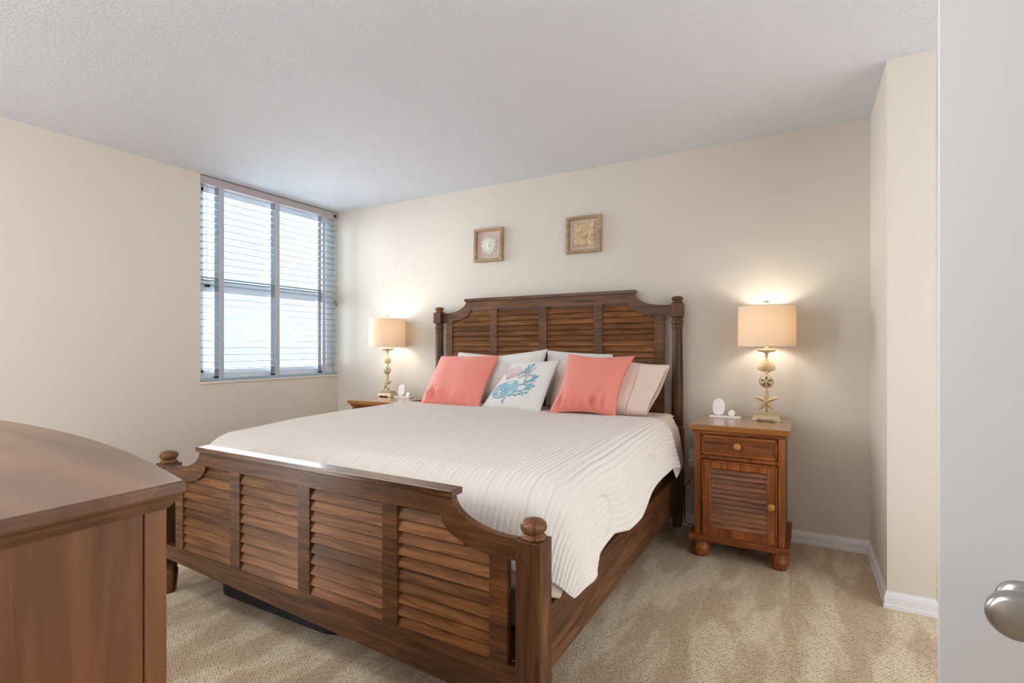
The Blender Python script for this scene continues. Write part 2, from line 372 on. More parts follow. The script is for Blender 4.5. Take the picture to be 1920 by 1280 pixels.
# ================================================================== BED
bed = thing('bed', 'king size dark walnut bed with louvered headboard and footboard', 'bed', (2.22, -1.15, 0))
def panel(name, T, zc0, zc1, ztop_open, zarch, zarch_bot, zb0, zb1, postL, postR, dz_slats, nm):
    """louvered board in local (u, off, z); T maps to world. zc: cap bottom/top, openings, bottom rail"""
    th = .026
    P = lambda u, o, z: T(u, o, z)
    # upper rail with two scooped arms
    nA = 14
    def scoop(u0, z0, u1, z1):      # quarter-ellipse scoop from cap end down to the arm
        return [(u1-(u1-u0)*math.cos(PI/2*i/nA), z0-(z0-z1)*math.sin(PI/2*i/nA)) for i in range(nA+1)]
    top = scoop(.683, zc0, .885, zarch)
    top = [(-a, b) for a, b in reversed(top)]
    topR = scoop(.683, zc0, .885, zarch)
    inR = [(.850-(.850-.640)*math.cos(PI/2*i/nA), ztop_open-(ztop_open-zarch_bot)*math.sin(PI/2*i/nA)) for i in range(nA+1)]
    inR = [(a if a < .8191 else .8191+(a-.8191)*.0, b) for a, b in inR]
    poly = [(postL, zarch)]+top+topR+[(postR, zarch), (postR, zarch_bot)]+[(.8795, zarch_bot), (.8191, zarch_bot)]+list(reversed(inR))+[(-a, b) for a, b in inR]+[(-.8191, zarch_bot), (-.8795, zarch_bot), (postL, zarch_bot)]
    q = []
    for p in poly:
        if not q or (abs(p[0]-q[-1][0])+abs(p[1]-q[-1][1])) > 1e-4: q.append(p)
    mb = MB(); mb.prism(q, lambda a, b, t: P(a, th if t else 0, b))
    stiles = ((-.879, -.819), (-.459, -.395), (-.032, .032), (.395, .459), (.819, .879))
    for a, b in stiles:
        zt = zarch_bot+.004 if abs(a) > .6 or b > .8 else ztop_open+.01
        mb.prism([(a, zb1-.004), (b, zb1-.004), (b, zt), (a, zt)], lambda u, z, t: P(u, th-.0005 if t else .0008, z))
    tz = -.033 if nm == 'f' else 0
    mb.prism([(postL, zb0+tz*postL), (postR, zb0+tz*postR), (postR, zb1), (postL, zb1)], lambda u, z, t: P(u, th if t else 0, z))
    fo = obj(name, mb, WX if nm == 'h' else WX, bed, bevel=.0025)
    # cap
    mb = MB(); mb.prism([(-.692, zc0-.001), (.692, zc0-.001), (.692, zc1), (-.692, zc1)], lambda u, z, t: P(u, .046 if t else -.014, z))
    obj('cap_rail', mb, WCAP, fo, bevel=.003)
    # louvers
    for k in range(4):
        ua, ub = stiles[k][1], stiles[k+1][0]
        mb = MB(); n = int((ztop_open-zb1)/dz_slats)+2
        for i in range(n):
            zl = zb1-.004+i*dz_slats; zh = zl+dz_slats*1.06
            if zh > ztop_open+.02: break
            a, b = ua-.004, ub+.004
            if k in (0, 3):      # scooped upper corner
                fcl = (ztop_open-zl-dz_slats*.5)/(ztop_open-zarch_bot)
                lim = .850-.21*math.cos(math.asin(min(1, max(0, fcl))))+.022 if fcl < 1 else .823
                if fcl <= 0: lim = .655
                lim = min(lim, .823)
                if k == 3: b = lim
                else: a = -lim
            pr = [(.0035, zl), (.0095, zl-.002), (.0240, zh-.005), (.0185, zh)]
            mb.prism(pr, lambda o, z, t, a=a, b=b: P(b if t else a, o, z))
        obj('louver_panel', mb, WS, fo, bevel=.0012, segs=1)
    return fo
# headboard
HBX = 2.2095
panel('headboard', lambda u, o, z: (HBX+u, -.068+o, z), 1.522, 1.543, 1.455, 1.434, 1.366, .42, .54, -.93, .925, .0395, 'h')
def sq(mb, cx, cy, h, z0, z1): mb.box((cx-h, cy-h, z0), (cx+h, cy+h, z1))
for cx, in ((1.2585,), (3.1755,)):
    cy = -.063; mb = MB()
    sq(mb, cx, cy, .037, .135, .632); sq(mb, cx, cy, .037, 1.353, 1.441)
    mb.lathe([(.03, .632), (.034, .634), (.036, .642), (.031, .648), (.035, .656), (.0385, .668), (.035, .680), (.0365, .684), (.037, .72), (.0365, .85), (.034, 1.05), (.0315, 1.2), (.0305, 1.28), (.034, 1.283), (.034, 1.295), (.031, 1.3), (.035, 1.306), (.0385, 1.318), (.036, 1.331), (.031, 1.336), (.034, 1.34), (.034, 1.348), (.03, 1.353)], (cx, cy, 0), 32)
    mb.lathe([(.026, 0), (.031, .02), (.0365, .09), (.037, .105), (.031, .113), (.034, .12), (.030, .128), (.030, .135)], (cx, cy, 0), 28)
    po = obj('head_post', mb, WZ, bed, bevel=.002)
    mb = MB().lathe([(.030, 1.441), (.034, 1.443), (.034, 1.450), (.027, 1.455), (.033, 1.461), (.0375, 1.470), (.035, 1.480), (.022, 1.487), (1e-6, 1.488)], (cx, cy, 0), 28)
    obj('finial', mb, WZ, po)
# footboard (its frame sits a touch askew)
FTH = math.radians(-.65); FO = Vector((2.2685, -2.2168, 0)); FU = Vector((math.cos(FTH), math.sin(FTH), 0)); FN = Vector((-math.sin(FTH), math.cos(FTH), 0))
FT = lambda u, o, z: tuple(FO+FU*u+FN*o+Vector((0, 0, z)))
panel('footboard', FT, .705, .7245, .642, .614, .552, .150, .247, -.968, .91, .0395, 'f')
for uc in (-1.005, .9465):
    mb = MB(); hw = .039
    mb.prism([(uc-hw, -.002), (uc+hw, -.002), (uc+hw, .076), (uc-hw, .076)], lambda a, b, t: FT(a, b, .612 if t else .14))
    c = FT(uc, .037, 0)
    mb.lathe([(.026, 0), (.031, .02), (.0375, .09), (.038, .105), (.031, .113), (.035, .122), (.031, .13), (.031, .14)], c, 28)
    po = obj('foot_post', mb, WZ, bed, bevel=.002)
    mb = MB().lathe([(.034, .612), (.0365, .614), (.0365, .621), (.032, .625), (.026, .628), (.031, .631), (.0375, .639), (.039, .648), (.0365, .657), (.028, .665), (.014, .669), (1e-6, .6698)], c, 32)
    obj('finial', mb, WZ, po)
for x0, x1, s in ((3.163, 3.198, 1), (1.236, 1.271, -1)):
    f = lambda u: None
    obj('side_rail', MB().box((x0, -2.15, .145), (x1, -.09, .352)), WY, bed, bevel=.003)
    obj('rail_cleat', MB().box((x0-.028 if s > 0 else x1+.002, -2.14, .26), (x0-.002 if s > 0 else x1+.028, -.1, .385)), WY, bed, bevel=.002)
obj('slat_platform', MB().box((1.30, -2.13, .20), (3.135, -.12, .225)), WX, bed)
tag(obj('box_spring', MB().box((1.315, -2.015, .2255), (3.105, -.125, .415)), MATT, loc=(2.22, -1.1, .2255), bevel=.02), 'pale box spring inside the bed rails below the mattress', 'box spring')
tag(obj('mattress', MB().box((1.31, -2.005, .4155), (3.11, -.125, .690)), MATT, loc=(2.22, -1.1, .4155), bevel=.05, segs=4), 'pale mattress under the white quilt, seen in the gap beside the foot post', 'mattress')

# ---- quilt and sheet
def sstep(a, b, x): t = max(0, min(1, (x-a)/(b-a))); return t*t*(3-2*t)
XL, XRR, YF, YH = 1.295, 3.115, -1.875, -.49
def ztop(x, y):
    z = .738-.030*sstep(-.9, -2.05, y)
    z += .010*math.exp(-((x-2.2)/.55)**2)*sstep(-.3, -.9, y)*(1-sstep(-1.6, -2.05, y))
    z += .006*noise.noise(Vector((x*1.7, y*1.7, 3)))
    return z
RR = .115; TM = math.radians(76)
def drape(r, RR=RR):
    if r <= 0: return 0, 0
    if r < RR*TM: t = r/RR; return RR*math.sin(t), RR*(1-math.cos(t))
    e = r-RR*TM; return RR*math.sin(TM)+e*math.cos(TM), RR*(1-math.cos(TM))+e*math.sin(TM)
HEM = [(-.30, .36), (-.50, .335), (-.68, .300), (-.86, .31), (-1.11, .335), (-1.35, .365), (-1.5, .365), (-1.63, .335), (-1.80, .345), (-1.875, .385), (-2.2, .385)]
def hem(y):
    for (a, la), (b, lb) in zip(HEM, HEM[1:]):
        if b <= y <= a: return la+(lb-la)*(a-y)/(a-b)
    return HEM[0][1] if y > HEM[0][0] else HEM[-1][1]
def cloth(us, ts, off, ridge=0.0, hemadd=0.0, dropf=.385, hemfn=None, deep=False):
    """us: list of (section, frac) across, ts: list along. returns grid of points"""
    W_ = XRR-XL
    rows = []
    for t in ts:            # t: ('top', y) or ('foot', frac)
        row = []
        for kind, f, s in us:
            y = t[1] if t[0] == 'top' else YF
            ox = 0; sx = 0
            L = (hemfn or hem)(y)+hemadd
            if kind == 'L': ox = f*(.34+hemadd); sx = -1; x = XL
            elif kind == 'R': ox = f*L; sx = 1; x = XRR
            else: x = XL+f*W_
            oy = 0 if t[0] == 'top' else t[1]*(dropf+hemadd)
            r = (abs(ox)**3.4+abs(oy)**3.4)**(1/3.4)
            zt = ztop(x, y)+off
            if r <= 0: p = Vector((x, y, zt)); n = Vector((0, 0, 1))
            else:
                phi = math.atan2(oy, ox)
                if deep and ox > 0: r *= 1+.14*sstep(.8, 1.4, phi)
                if ox > 0 and oy > 0 and r > .375: r = .375+.062*math.tanh((r-.375)/.062)
                o_, d_ = drape(r, RR*(1+.75*math.sin(phi)**2))
                k = 1
                if ox > 0 and oy > 0 and sx > 0: k = 1+.08*math.exp(-((phi-.34)/.30)**2)*sstep(.08, .40, r)
                wv = .010*math.sin(y*9+1.2)*sstep(.12, .36, r) if oy == 0 else 0
                if oy > 0 and sx >= 0 and ox == 0: pass
                if sx < 0: k, wv = .45, 0
                o2 = o_*k+wv+off*math.sin(min(r/RR, TM))
                fo = math.cos(phi)*sx if ox > 0 else 0; go = -math.sin(phi) if oy > 0 else 0
                comp = 1-.10*math.sin(phi)**2
                p = Vector((x+fo*o2, y+go*o2*comp, zt-d_))
            row.append(p)
        rows.append(row)
    if ridge:
        nr, nc = len(rows), len(rows[0]); out = []
        for i in range(nr):
            o_r = []
            for j in range(nc):
                a = rows[i][min(j+1, nc-1)]-rows[i][max(j-1, 0)]; b = rows[min(i+1, nr-1)][j]-rows[max(i-1, 0)][j]
                n = a.cross(b); n = n.normalized() if n.length > 1e-9 else Vector((0, 0, 1))
                if n.z < -.2: n = -n
                s = us[j][2]
                h = abs(math.sin(PI*s/.0235))**.55
                yy = ts[i][1] if ts[i][0] == 'top' else YF-ts[i][1]*.3
                cross = abs(math.sin(PI*yy/.0235))**.6*sstep(-1.55, -1.85, yy)
                h = h*(1-.35*sstep(-1.5, -1.9, yy))*(1-.35*(1-cross)*sstep(-1.55, -1.85, yy))
                o_r.append(rows[i][j]+n*ridge*h)
            out.append(o_r)
        rows = out
    return rows
def across(n_side, n_top):
    us = []; 
    for i in range(n_side): us.append(('L', 1-i/n_side, -(1-i/n_side)*.34))
    W_ = XRR-XL
    for i in range(n_top+1): us.append(('T', i/n_top, i/n_top*W_))
    for i in range(1, n_side+1): us.append(('R', i/n_side, W_+i/n_side*.34))
    return us
us = across(96, 520)
ts = [('top', YH+(YF-YH)*i/170) for i in range(171)]+[('foot', i/44) for i in range(1, 45)]
G = cloth(us, ts, .004, ridge=.0078)
q = MB(); q.grid(G)
tag(obj('quilt', q, QUILT, loc=(2.22, -1.2, .74), solid=.004, fix=False), 'white channel quilted bedspread draped over the king bed', 'quilt')
us2 = across(20, 60)
ts2 = [('top', -.13+(YF+.13)*i/60) for i in range(61)]+[('foot', i/14) for i in range(1, 15)]
def sheet_hem(y):
    if y > -.30: return .06+.30*sstep(-.20, -.30, y)
    if y > -.6: return .362
    return .27
G = cloth(us2, ts2, -.006, hemfn=sheet_hem, dropf=.43, deep=True)
q = MB(); q.grid(G)
tag(obj('bed_sheet', q, SHEET, loc=(2.22, -1.1, .73), solid=.003, fix=False), 'beige bed sheet hanging out beside the right head post from under the quilt', 'sheet')

# ================================================================== PILLOWS
def pillow_surface(cs, T, pinch=.05, pw=.42, seed=0, wr=.006, slump=0):
    BLc, BRc, TRc, TLc = [Vector(c) for c in cs]
    n = (BRc-BLc).cross(TLc-BLc).normalized()
    if n.y > 0: n = -n
    def f(u, v, side):
        a = 2*u-1; b = 2*v-1
        uu = .5+.5*a*(1-pinch*(1-b*b)*abs(a)); vv = .5+.5*b*(1-pinch*(1-a*a)*abs(b))
        p = BLc*(1-uu)*(1-vv)+BRc*uu*(1-vv)+TRc*uu*vv+TLc*(1-uu)*vv
        e = max(0, (1-a*a))*max(0, (1-b*b)); t = T*.5*e**pw
        t *= 1+.18*slump*(-b)
        d = noise.noise(Vector((u*3.1+seed, v*3.1, seed*2.7)))*wr*e**.3
        # radiating puckers near the bottom seam
        d += wr*2.6*math.sin(u*34+3*noise.noise(Vector((u*4, seed, 0))))*math.exp(-((v-.14)/.11)**2)*min(1, e*8)*noise.noise(Vector((u*2.3, seed+4, 1)))*1.5
        return p+n*side*(t+d*(1 if side > 0 else .5))
    return f, n
def pillow_mesh(f, nu=44, nv=40):
    mb = MB()
    sp = lambda i, n: .5-.5*math.cos(PI*i/n)*(1-.25*(1-abs(math.cos(PI*i/n)))) if False else i/n
    us = [.5-.5*math.cos(PI*(i/nu))*.55-.5*(1-2*i/nu)*.45 for i in range(nu+1)]; vs = [.5-.5*math.cos(PI*(i/nv))*.55-.5*(1-2*i/nv)*.45 for i in range(nv+1)]
    mb.grid([[tuple(f(u, v, 1)) for u in us] for v in vs]); mb.grid([[tuple(f(u, v, -1)) for u in us] for v in vs], flip=True)
    return mb
def weld(o):
    md = o.modifiers.new('w', 'WELD'); md.merge_threshold = .0004; return o
ZB = .746
def mean(cs): c = sum((Vector(c) for c in cs), Vector())/4; return (c.x, c.y, min(Vector(k).z for k in cs))
def pillow(name, cs, T, mat, label, cat, group, seed, **kw):
    f, n = pillow_surface(cs, T, seed=seed, **kw)
    o = weld(obj(name, pillow_mesh(f), mat, loc=mean(cs)))
    tag(o, label, cat, group); return o, f, n
GP = 'bed pillows against the headboard'
pillow('pillow', [(1.38, -.20, ZB), (2.16, -.20, ZB), (2.10, -.130, 1.085), (1.50, -.130, 1.118)], .10, WHITEP, 'white bed pillow hidden behind the left coral cushion, top corner showing', 'pillow', GP, 1, pinch=.03)
pillow('pillow', [(1.62, -.37, ZB), (2.30, -.37, ZB), (2.325, -.225, 1.145), (1.70, -.245, 1.065)], .15, WHITEP, 'white bed pillow behind the seashell cushion, its tall corner at the middle', 'pillow', GP, 2, pinch=.05, wr=.014)
pillow('pillow', [(2.30, -.21, ZB), (2.86, -.21, ZB), (2.765, -.135, 1.110), (2.285, -.145, 1.135)], .11, WHITEP, 'white bed pillow behind the right coral cushion', 'pillow', GP, 3, pinch=.03, wr=.012)
cs = [(2.42, -.39, ZB), (3.02, -.39, ZB), (3.080, -.235, 1.045), (2.44, -.235, 1.07)]
pd, f, n = pillow('pillow', cs, .17, PEACHP, 'peach bed pillow with open pillowcase end nearest the right bedpost', 'pillow', GP, 5, pinch=-.05, wr=.022)
# open mouth of the pillowcase
mb = MB(); rows = []
BRc, TRc = Vector(cs[1]), Vector(cs[2])
for side in (1, -1):
    R_ = []
    for j in range(25):
        v = j/24; r_ = []
        for i in range(9):
            s_ = i/8
            p = f(.86+.10*s_, v, side)
            tgt = BRc.lerp(TRc, v)+Vector((.012+.075*(.35+.65*v), .0, .006*math.sin(v*9)))+n*side*(.036 if side > 0 else .03)*math.sin(PI*min(1, max(0, v)))**.6
            r_.append(tuple(p.lerp(tgt, s_*s_)+n*side*.0015))
        R_.append(r_)
    mb.grid(R_, flip=side < 0)
o = weld(obj('pillowcase_hem', mb, PEACHP, pd, solid=.002, fix=False))

GC = 'coral cushions on the bed'
cl = [(1.440, -.535, ZB-.004), (1.958, -.545, ZB-.004), (2.000, -.330, 1.100), (1.480, -.330, 1.090)]
pillow('throw_pillow', cl, .15, CORAL, 'coral square cushion at the left end of the row', 'cushion', GC, 7, pinch=.06, wr=.012)
cr = [(2.500, -.590, ZB-.004), (2.915, -.530, ZB-.008), (2.982, -.345, 1.106), (2.536, -.350, 1.118)]
pillow('throw_pillow', cr, .16, CORAL, 'coral square cushion right of the seashell cushion', 'cushion', GC, 11, pinch=.14, wr=.014)
csn = [(1.958, -.515, ZB-.004), (2.428, -.560, ZB-.006), (2.472, -.365, 1.070), (2.128, -.365, 1.045)]
ps, fs_, ns = pillow('throw_pillow', csn, .12, SHELLC, 'white square cushion embroidered with seashells and a beaded starfish', 'cushion', None, 17, pinch=.03, wr=.006)
def on(u, v, h=.0015): return fs_(u, v, 1)+ns*h
def stroke(mb, pts, r, h=.001):
    mb.tube([tuple(on(u, v, h)) for u, v in pts], r, 5)
def patch(mb, cu, cv, poly_r, h=.0012, n=40):
    pts = [tuple(on(cu, cv, h))]+[tuple(on(cu+poly_r(2*PI*i/n)[0], cv+poly_r(2*PI*i/n)[1], h)) for i in range(n)]
    mb.add(pts, [(0, 1+i, 1+(i+1) % n) for i in range(n)], True)
def fan_pts(c, r0, r1, a): return [(c[0]+(r0+(r1-r0)*k/6)*math.cos(a), c[1]+(r0+(r1-r0)*k/6)*math.sin(a)) for k in range(7)]
# pink scallop
mb = MB(); c = (.235, .545)
for i in range(13): stroke(mb, fan_pts(c, .02, .31, math.radians(28+i*8.6)), .0011)
for k in (.16, .24, .31): stroke(mb, [(c[0]+k*math.cos(math.radians(28+j*8.6)), c[1]+k*math.sin(math.radians(28+j*8.6))) for j in range(13)], .0012)
obj('pink_scallop', mb, PINKE, ps)
# pale blue nautilus
mb = MB(); c = (.24, .33)
patch(mb, c[0]+.01, c[1], lambda t: (.165*math.cos(t), .165*math.sin(t)), .0008)
patch(mb, .43, .36, lambda t: (.10*math.cos(t), .15*math.sin(t)), .0008)
for i in range(14): stroke(mb, fan_pts(c, .07, .16, 2*PI*i/14), .0026)
for i in range(7): stroke(mb, fan_pts((.36, .34), .05, .2, math.radians(-50+i*19)), .003)
obj('blue_nautilus', mb, PALEBLUE, ps)
mb = MB()
stroke(mb, [(c[0]+(.02+.15*k/50)*math.cos(k*.38), c[1]+(.02+.15*k/50)*math.sin(k*.38)) for k in range(51)], .0013, .002)
stroke(mb, [(.30, .18), (.40, .20), (.50, .24), (.53, .34), (.52, .46), (.46, .53), (.34, .52), (.24, .5)], .0013, .002)
obj('nautilus_outline', mb, SLATE, ps)
# teal coral sprigs
mb = MB()
def sprig(p, a, L, d):
    q = (p[0]+L*math.cos(a), p[1]+L*math.sin(a)); m_ = ((p[0]+q[0])/2+.01*math.sin(a*7), (p[1]+q[1])/2)
    stroke(mb, [p, m_, q], [.0024+.001*d, .0036, .0016] if d else [.003, .004, .001])
    if d:
        for da in (-.5, .12, .55): sprig(q if da != -.5 else m_, a+da+random.uniform(-.12, .12), L*random.uniform(.62, .85), d-1)
random.seed(9)
sprig((.50, .30), .30, .16, 2); sprig((.52, .42), .50, .16, 2); sprig((.46, .24), .1, .12, 1); sprig((.40, .64), .75, .14, 2); sprig((.62, .50), .45, .13, 1); sprig((.40, .18), -1.9, .06, 1)
obj('coral_sprig', mb, TEAL, ps)
mb = MB(); mr_ = MB(); c = (.60, .66)
for k in range(5):
    a = math.radians(60+72*k)
    for i in range(8):
        for s_ in (-1, 1):
            rr_ = .018+.022*i; wv = .016*(1-i/8.5)
            u, v = c[0]+rr_*math.cos(a)-s_*wv*math.sin(a), c[1]+rr_*math.sin(a)+s_*wv*math.cos(a)
            mb.ball(tuple(on(u, v, .002)), .0032, 6)
sf = obj('beaded_starfish', mb, BEAD, ps)

# ================================================================== NIGHTSTANDS
NW0, NW1, NF, NBK, NTZ = 3.332, 3.830, -.530, -.035, .735
ncx = (NW0+NW1)/2
GN = 'matching nightstands on both sides of the bed'
ns_ = thing('nightstand', 'brown wooden nightstand right of the bed with louvered door', 'nightstand', (ncx, -.28, 0), GN)
mb = MB().box((NW0, NF, .703), (NW1, NBK, NTZ)); tp_ = obj('top', mb, NTOP, ns_, bevel=.006, segs=3)
obj('top_molding', MB().box((NW0+.016, NF+.014, .686), (NW1-.016, NBK+.0, .703)), NX, ns_, bevel=.005, segs=3)
cx0, cx1, cyf = 3.359, 3.803, -.502
mb = MB().box((cx0, cyf+.022, .125), (cx1, NBK+.005, .686))
mb.box((cx0, cyf, .125), (3.3925, cyf+.0225, .686)); mb.box((3.7735, cyf, .125), (cx1, cyf+.0225, .686)); mb.box((3.392, cyf+.002, .545), (3.774, cyf+.0225, .566)); mb.box((3.392, cyf+.002, .678), (3.774, cyf+.0225, .686))
obj('case', mb, NZ, ns_, bevel=.0025)
def framed(name, x0, x1, z0, z1, rim, mat, parent):
    mb = MB(); y0 = cyf-.006; y1 = cyf+.018
    mb.box((x0, y0+.006, z0), (x1, y1, z1))
    for a, b in (((x0, z0), (x1, z0+rim)), ((x0, z1-rim), (x1, z1)), ((x0, z0), (x0+rim, z1)), ((x1-rim, z0), (x1, z1))): mb.box((a[0], y0, a[1]), (b[0], y0+.0065, b[1]))
    return obj(name, mb, mat, parent, bevel=.0025, segs=2)
def knob(parent, x, z):
    fr = Matrix(((1, 0, 0), (0, 0, -1), (0, 1, 0)))
    mb = MB().lathe([(.012, 0), (.009, .006), (.0095, .012), (.017, .016), (.0195, .021), (.018, .027), (.010, .031), (1e-6, .032)], (x, cyf-.001, z), 24, frame=fr)
    return obj('knob', mb, KNOB, parent)
dr = framed('drawer', 3.396, 3.770, .570, .676, .011, NX, ns_); knob(dr, 3.580, .628)
# door with frame and louvers
mb = MB(); y0 = cyf-.006; x0, x1, z0, z1 = 3.396, 3.770, .122, .541
mb.box((x0, cyf+.0165, z0), (x1, cyf+.0205, z1))
for (xa_, za_), (xb_, zb_) in (((x0, z0), (x0+.048, z1)), ((x1-.048, z0), (x1, z1)), ((x0+.048, z0), (x1-.048, z0+.052)), ((x0+.048, z1-.045), (x1-.048, z1))): mb.box((xa_, cyf, za_), (xb_, cyf+.017, zb_))
rim = .009
for a, b in (((x0, z0), (x1, z0+rim)), ((x0, z1-rim), (x1, z1)), ((x0, z0), (x0+rim, z1)), ((x1-rim, z0), (x1, z1))): mb.box((a[0], y0, a[1]), (b[0], cyf+.001, b[1]))
dd = obj('door', mb, NZ, ns_, bevel=.0022)
mb = MB(); nl = 12; lz0, lz1 = z0+.052, z1-.045; dz = (lz1-lz0)/nl
for i in range(nl):
    z = lz0+i*dz
    mb.prism([(cyf+.0005, z+.0015), (cyf+.006, z+.0005), (cyf+.0170, z+dz*1.04), (cyf+.0125, z+dz*1.06)], lambda a, b, t: (x1-.046 if t else x0+.046, a, min(b, lz1+.002)))
obj('louver_panel', mb, NS_, dd, bevel=.001, segs=1)
knob(dd, 3.741, .330)
obj('base', MB().box((NW0-.002, NF+.012, .093), (NW1-.002, NBK+.005, .125)), NX, ns_, bevel=.003)
for fx in (3.387, 3.776):
    for fy in (-.462, -.095):
        obj('foot', MB().lathe([(.034, 0), (.042, .012), (.0505, .04), (.052, .056), (.046, .062), (.048, .068), (.044, .074), (.045, .082), (.038, .09), (.036, .094)], (fx, fy, 0), 28), NZ, ns_)
# lamp ------------------------------------------------------------------
LX, LY, LZ = 3.700, -.170, NTZ
GL = 'seashell table lamps on the nightstands'
lamp = thing('table_lamp', 'seashell table lamp with linen drum shade on the right nightstand', 'table lamp', (LX, LY, LZ), GL)
def LP(x, y, z): return (LX+x, LY+y, LZ+z)
# base with arched underside
mb = MB(); hb = .0755; ht = .060; hh = .040
poly = [(-hb, 0), (-.048, 0), (-.044, .009), (-.03, .013), (-.02, .009), (.02, .009), (.03, .013), (.044, .009), (.048, 0), (hb, 0), (hb, .006), (ht+.004, hh-.008), (ht+.004, hh), (-ht-.004, hh), (-ht-.004, hh-.008), (-hb, .006)]
def basept(a, b, t):
    sc = 1-.22*max(0, min(1, (b-.006)/(hh-.012)))
    return LP(a, (.045 if t else -.045)*sc, b)
mb.prism(poly, basept)
mb.box(LP(-.052, -.033, hh), LP(.052, .033, hh+.008))
obj('base', mb, GOLD, lamp, bevel=.0015)
obj('stem', MB().lathe([(.0045, .046), (.0045, .46)], LP(0, .008, 0), 10), GOLD, lamp)
# starfish
def starfish(cz, L_up=.076, L=.062):
    mb = MB(); c = Vector(LP(0, -.006, cz)); ring = []
    for k in range(5):
        a = PI/2+2*PI*k/5; Lk = L_up if k == 0 else L
        ad = a-PI/5; bd = a+PI/5; ri = .019
        tip = Vector((Lk*math.cos(a), 0, Lk*math.sin(a)+(0 if k == 0 else (.004 if k in (1, 4) else -.004))))
        if k == 0:
            w_ = .006; t1 = tip+Vector((-w_, 0, 0)); t2 = tip+Vector((w_, 0, 0))
        for s in (-1, 1):     # front, back
            cc = c+Vector((0, s*.014, 0)); ed1 = c+Vector((ri*math.cos(ad), 0, ri*math.sin(ad))); ed2 = c+Vector((ri*math.cos(bd), 0, ri*math.sin(bd)))
            tp = c+tip+Vector((0, s*.004, 0)); mid = c+tip*.5+Vector((0, s*.010, 0))
            wv = Vector((-math.sin(a), 0, math.cos(a)))
            m1 = c+tip*.55-wv*.0125; m2 = c+tip*.55+wv*.0125
            tA = c+tip-wv*(.006 if k == 0 else .0025); tB = c+tip+wv*(.006 if k == 0 else .0025)
            V = [cc, ed1, m1, tA, tp, tB, m2, ed2, mid]
            mb.add(V, [(0, 1, 2, 8), (8, 2, 3, 4), (0, 8, 6, 7), (8, 4, 5, 6)])
    return mb
obj('starfish', starfish(.112), GOLD, lamp, sub=0)
# sand dollar
DZ_ = .226
fr = Matrix(((1, 0, 0), (0, 0, -1), (0, 1, 0)))
mb = MB().lathe([(1e-6, -.016), (.018, -.0145), (.032, -.009), (.039, -.002), (.0395, .002), (.032, .009), (.018, .0145), (1e-6, .016)], LP(0, 0, DZ_), 36, frame=fr)
sd = obj('sand_dollar', mb, GOLD, lamp)
mb = MB()
for s in (-1, 1):
    for k in range(5):
        a = PI/2+2*PI*k/5; pts = []
        for i in range(16):
            t = 2*PI*i/16; rr = .0185+.0115*math.cos(t); ww = .0055*math.sin(t)*(1+.3*math.cos(t))
            x = rr*math.cos(a)-ww*math.sin(a); z = rr*math.sin(a)+ww*math.cos(a); d = math.hypot(x, z)
            yy = .0168-(.0145-.009)*max(0, (d-.018))/.014-.0015*min(1, d/.018)
            pts.append(LP(x, s*(yy+.0004), DZ_+z))
        mb.add(pts, [tuple(range(16))])
obj('petal_holes', mb, DARKIN, sd)
# scallop shell
SZ = .298
mb = MB()
for s in (-1, 1):
    rows = []
    for i in range(13):
        f_ = i/12; row = []
        for j in range(73):
            a = math.radians(-72+144*j/72); rib = abs(math.cos(PI*9*(j/72-.5)))
            R_ = (.010+.062*f_)*(1+.05*rib*f_)*(1-.14*(abs(a)/1.25)**2)
            th_ = (.013*math.sin(PI*min(1, f_*.93+.07))**.7)*(.60+.4*rib)*(1-(abs(a)/1.3)**4*.8)
            row.append(LP(R_*math.sin(a)*.80, s*th_, SZ-.016+R_*math.cos(a)-.008))
        rows.append(row)
    mb.grid(rows, flip=s > 0)
mb.box(LP(-.018, -.005, SZ-.022), LP(.018, .005, SZ-.010))
obj('scallop_shell', mb, GOLD, lamp)
for z_, r_ in ((.172, .006), (.183, .009), (.268, .007), (.276, .009), (.370, .007), (.380, .010)): obj('bead', MB().ball(LP(0, .0, z_), r_, 12), GOLD, lamp)
obj('drip_dish', MB().lathe([(.008, .385), (.013, .39), (.02, .394), (.044, .398), (.051, .407), (.051, .411), (.044, .408), (.012, .405), (.010, .412)], LP(0, 0, 0), 32), GOLD, lamp)
so = obj('socket', MB().lathe([(.010, .410), (.0115, .415), (.0115, .47), (.014, .475), (.014, .50), (.008, .505)], LP(0, 0, 0), 16), GOLD, lamp)
obj('bulb', MB().lathe([(.012, .505), (.014, .52), (.026, .545), (.030, .565), (.026, .585), (.014, .598), (1e-6, .601)], LP(0, 0, 0), 20), BULB, lamp)
SH0, SH1, SR = .428, .660, .150
mb = MB(); nS = 64
mb.grid([[LP(r*math.cos(2*PI*i/nS), r*math.sin(2*PI*i/nS), z) for i in range(nS+1)] for r, z in ((SR+.003, SH0), (SR+.0015, (SH0+SH1)/2), (SR, SH1))])
sh = weld(obj('lamp_shade', mb, SHADE, lamp, fix=False))
RIM = plain('linen_rim', lin(214, 200, 182), .8)
for z_, r_ in ((SH0, SR+.003), (SH1, SR)): obj('shade_rim', MB().tube([LP(r_*math.cos(2*PI*i/48), r_*math.sin(2*PI*i/48), z_) for i in range(49)], .0018, 6), RIM, sh)
mb = MB()
for k in range(3): a = 2*PI*k/3+.4; mb.tube([LP(0, 0, SH1-.008), LP(SR*math.cos(a), SR*math.sin(a), SH1-.004)], .0013, 6)
for s in (-1, 1): mb.tube([LP(s*.012, 0, .50), LP(s*.036, 0, .54), LP(s*.038, 0, .59), LP(s*.012, 0, .64), LP(0, 0, SH1-.006)], .0014, 6)
obj('harp', mb, NICKEL, lamp)
mb = MB().lathe([(.005, SH1-.01), (.005, SH1+.008)], LP(0, 0, 0), 10); mb.ball(LP(0, 0, SH1+.020), .015, 18, .9)
obj('finial', mb, GOLD, lamp)
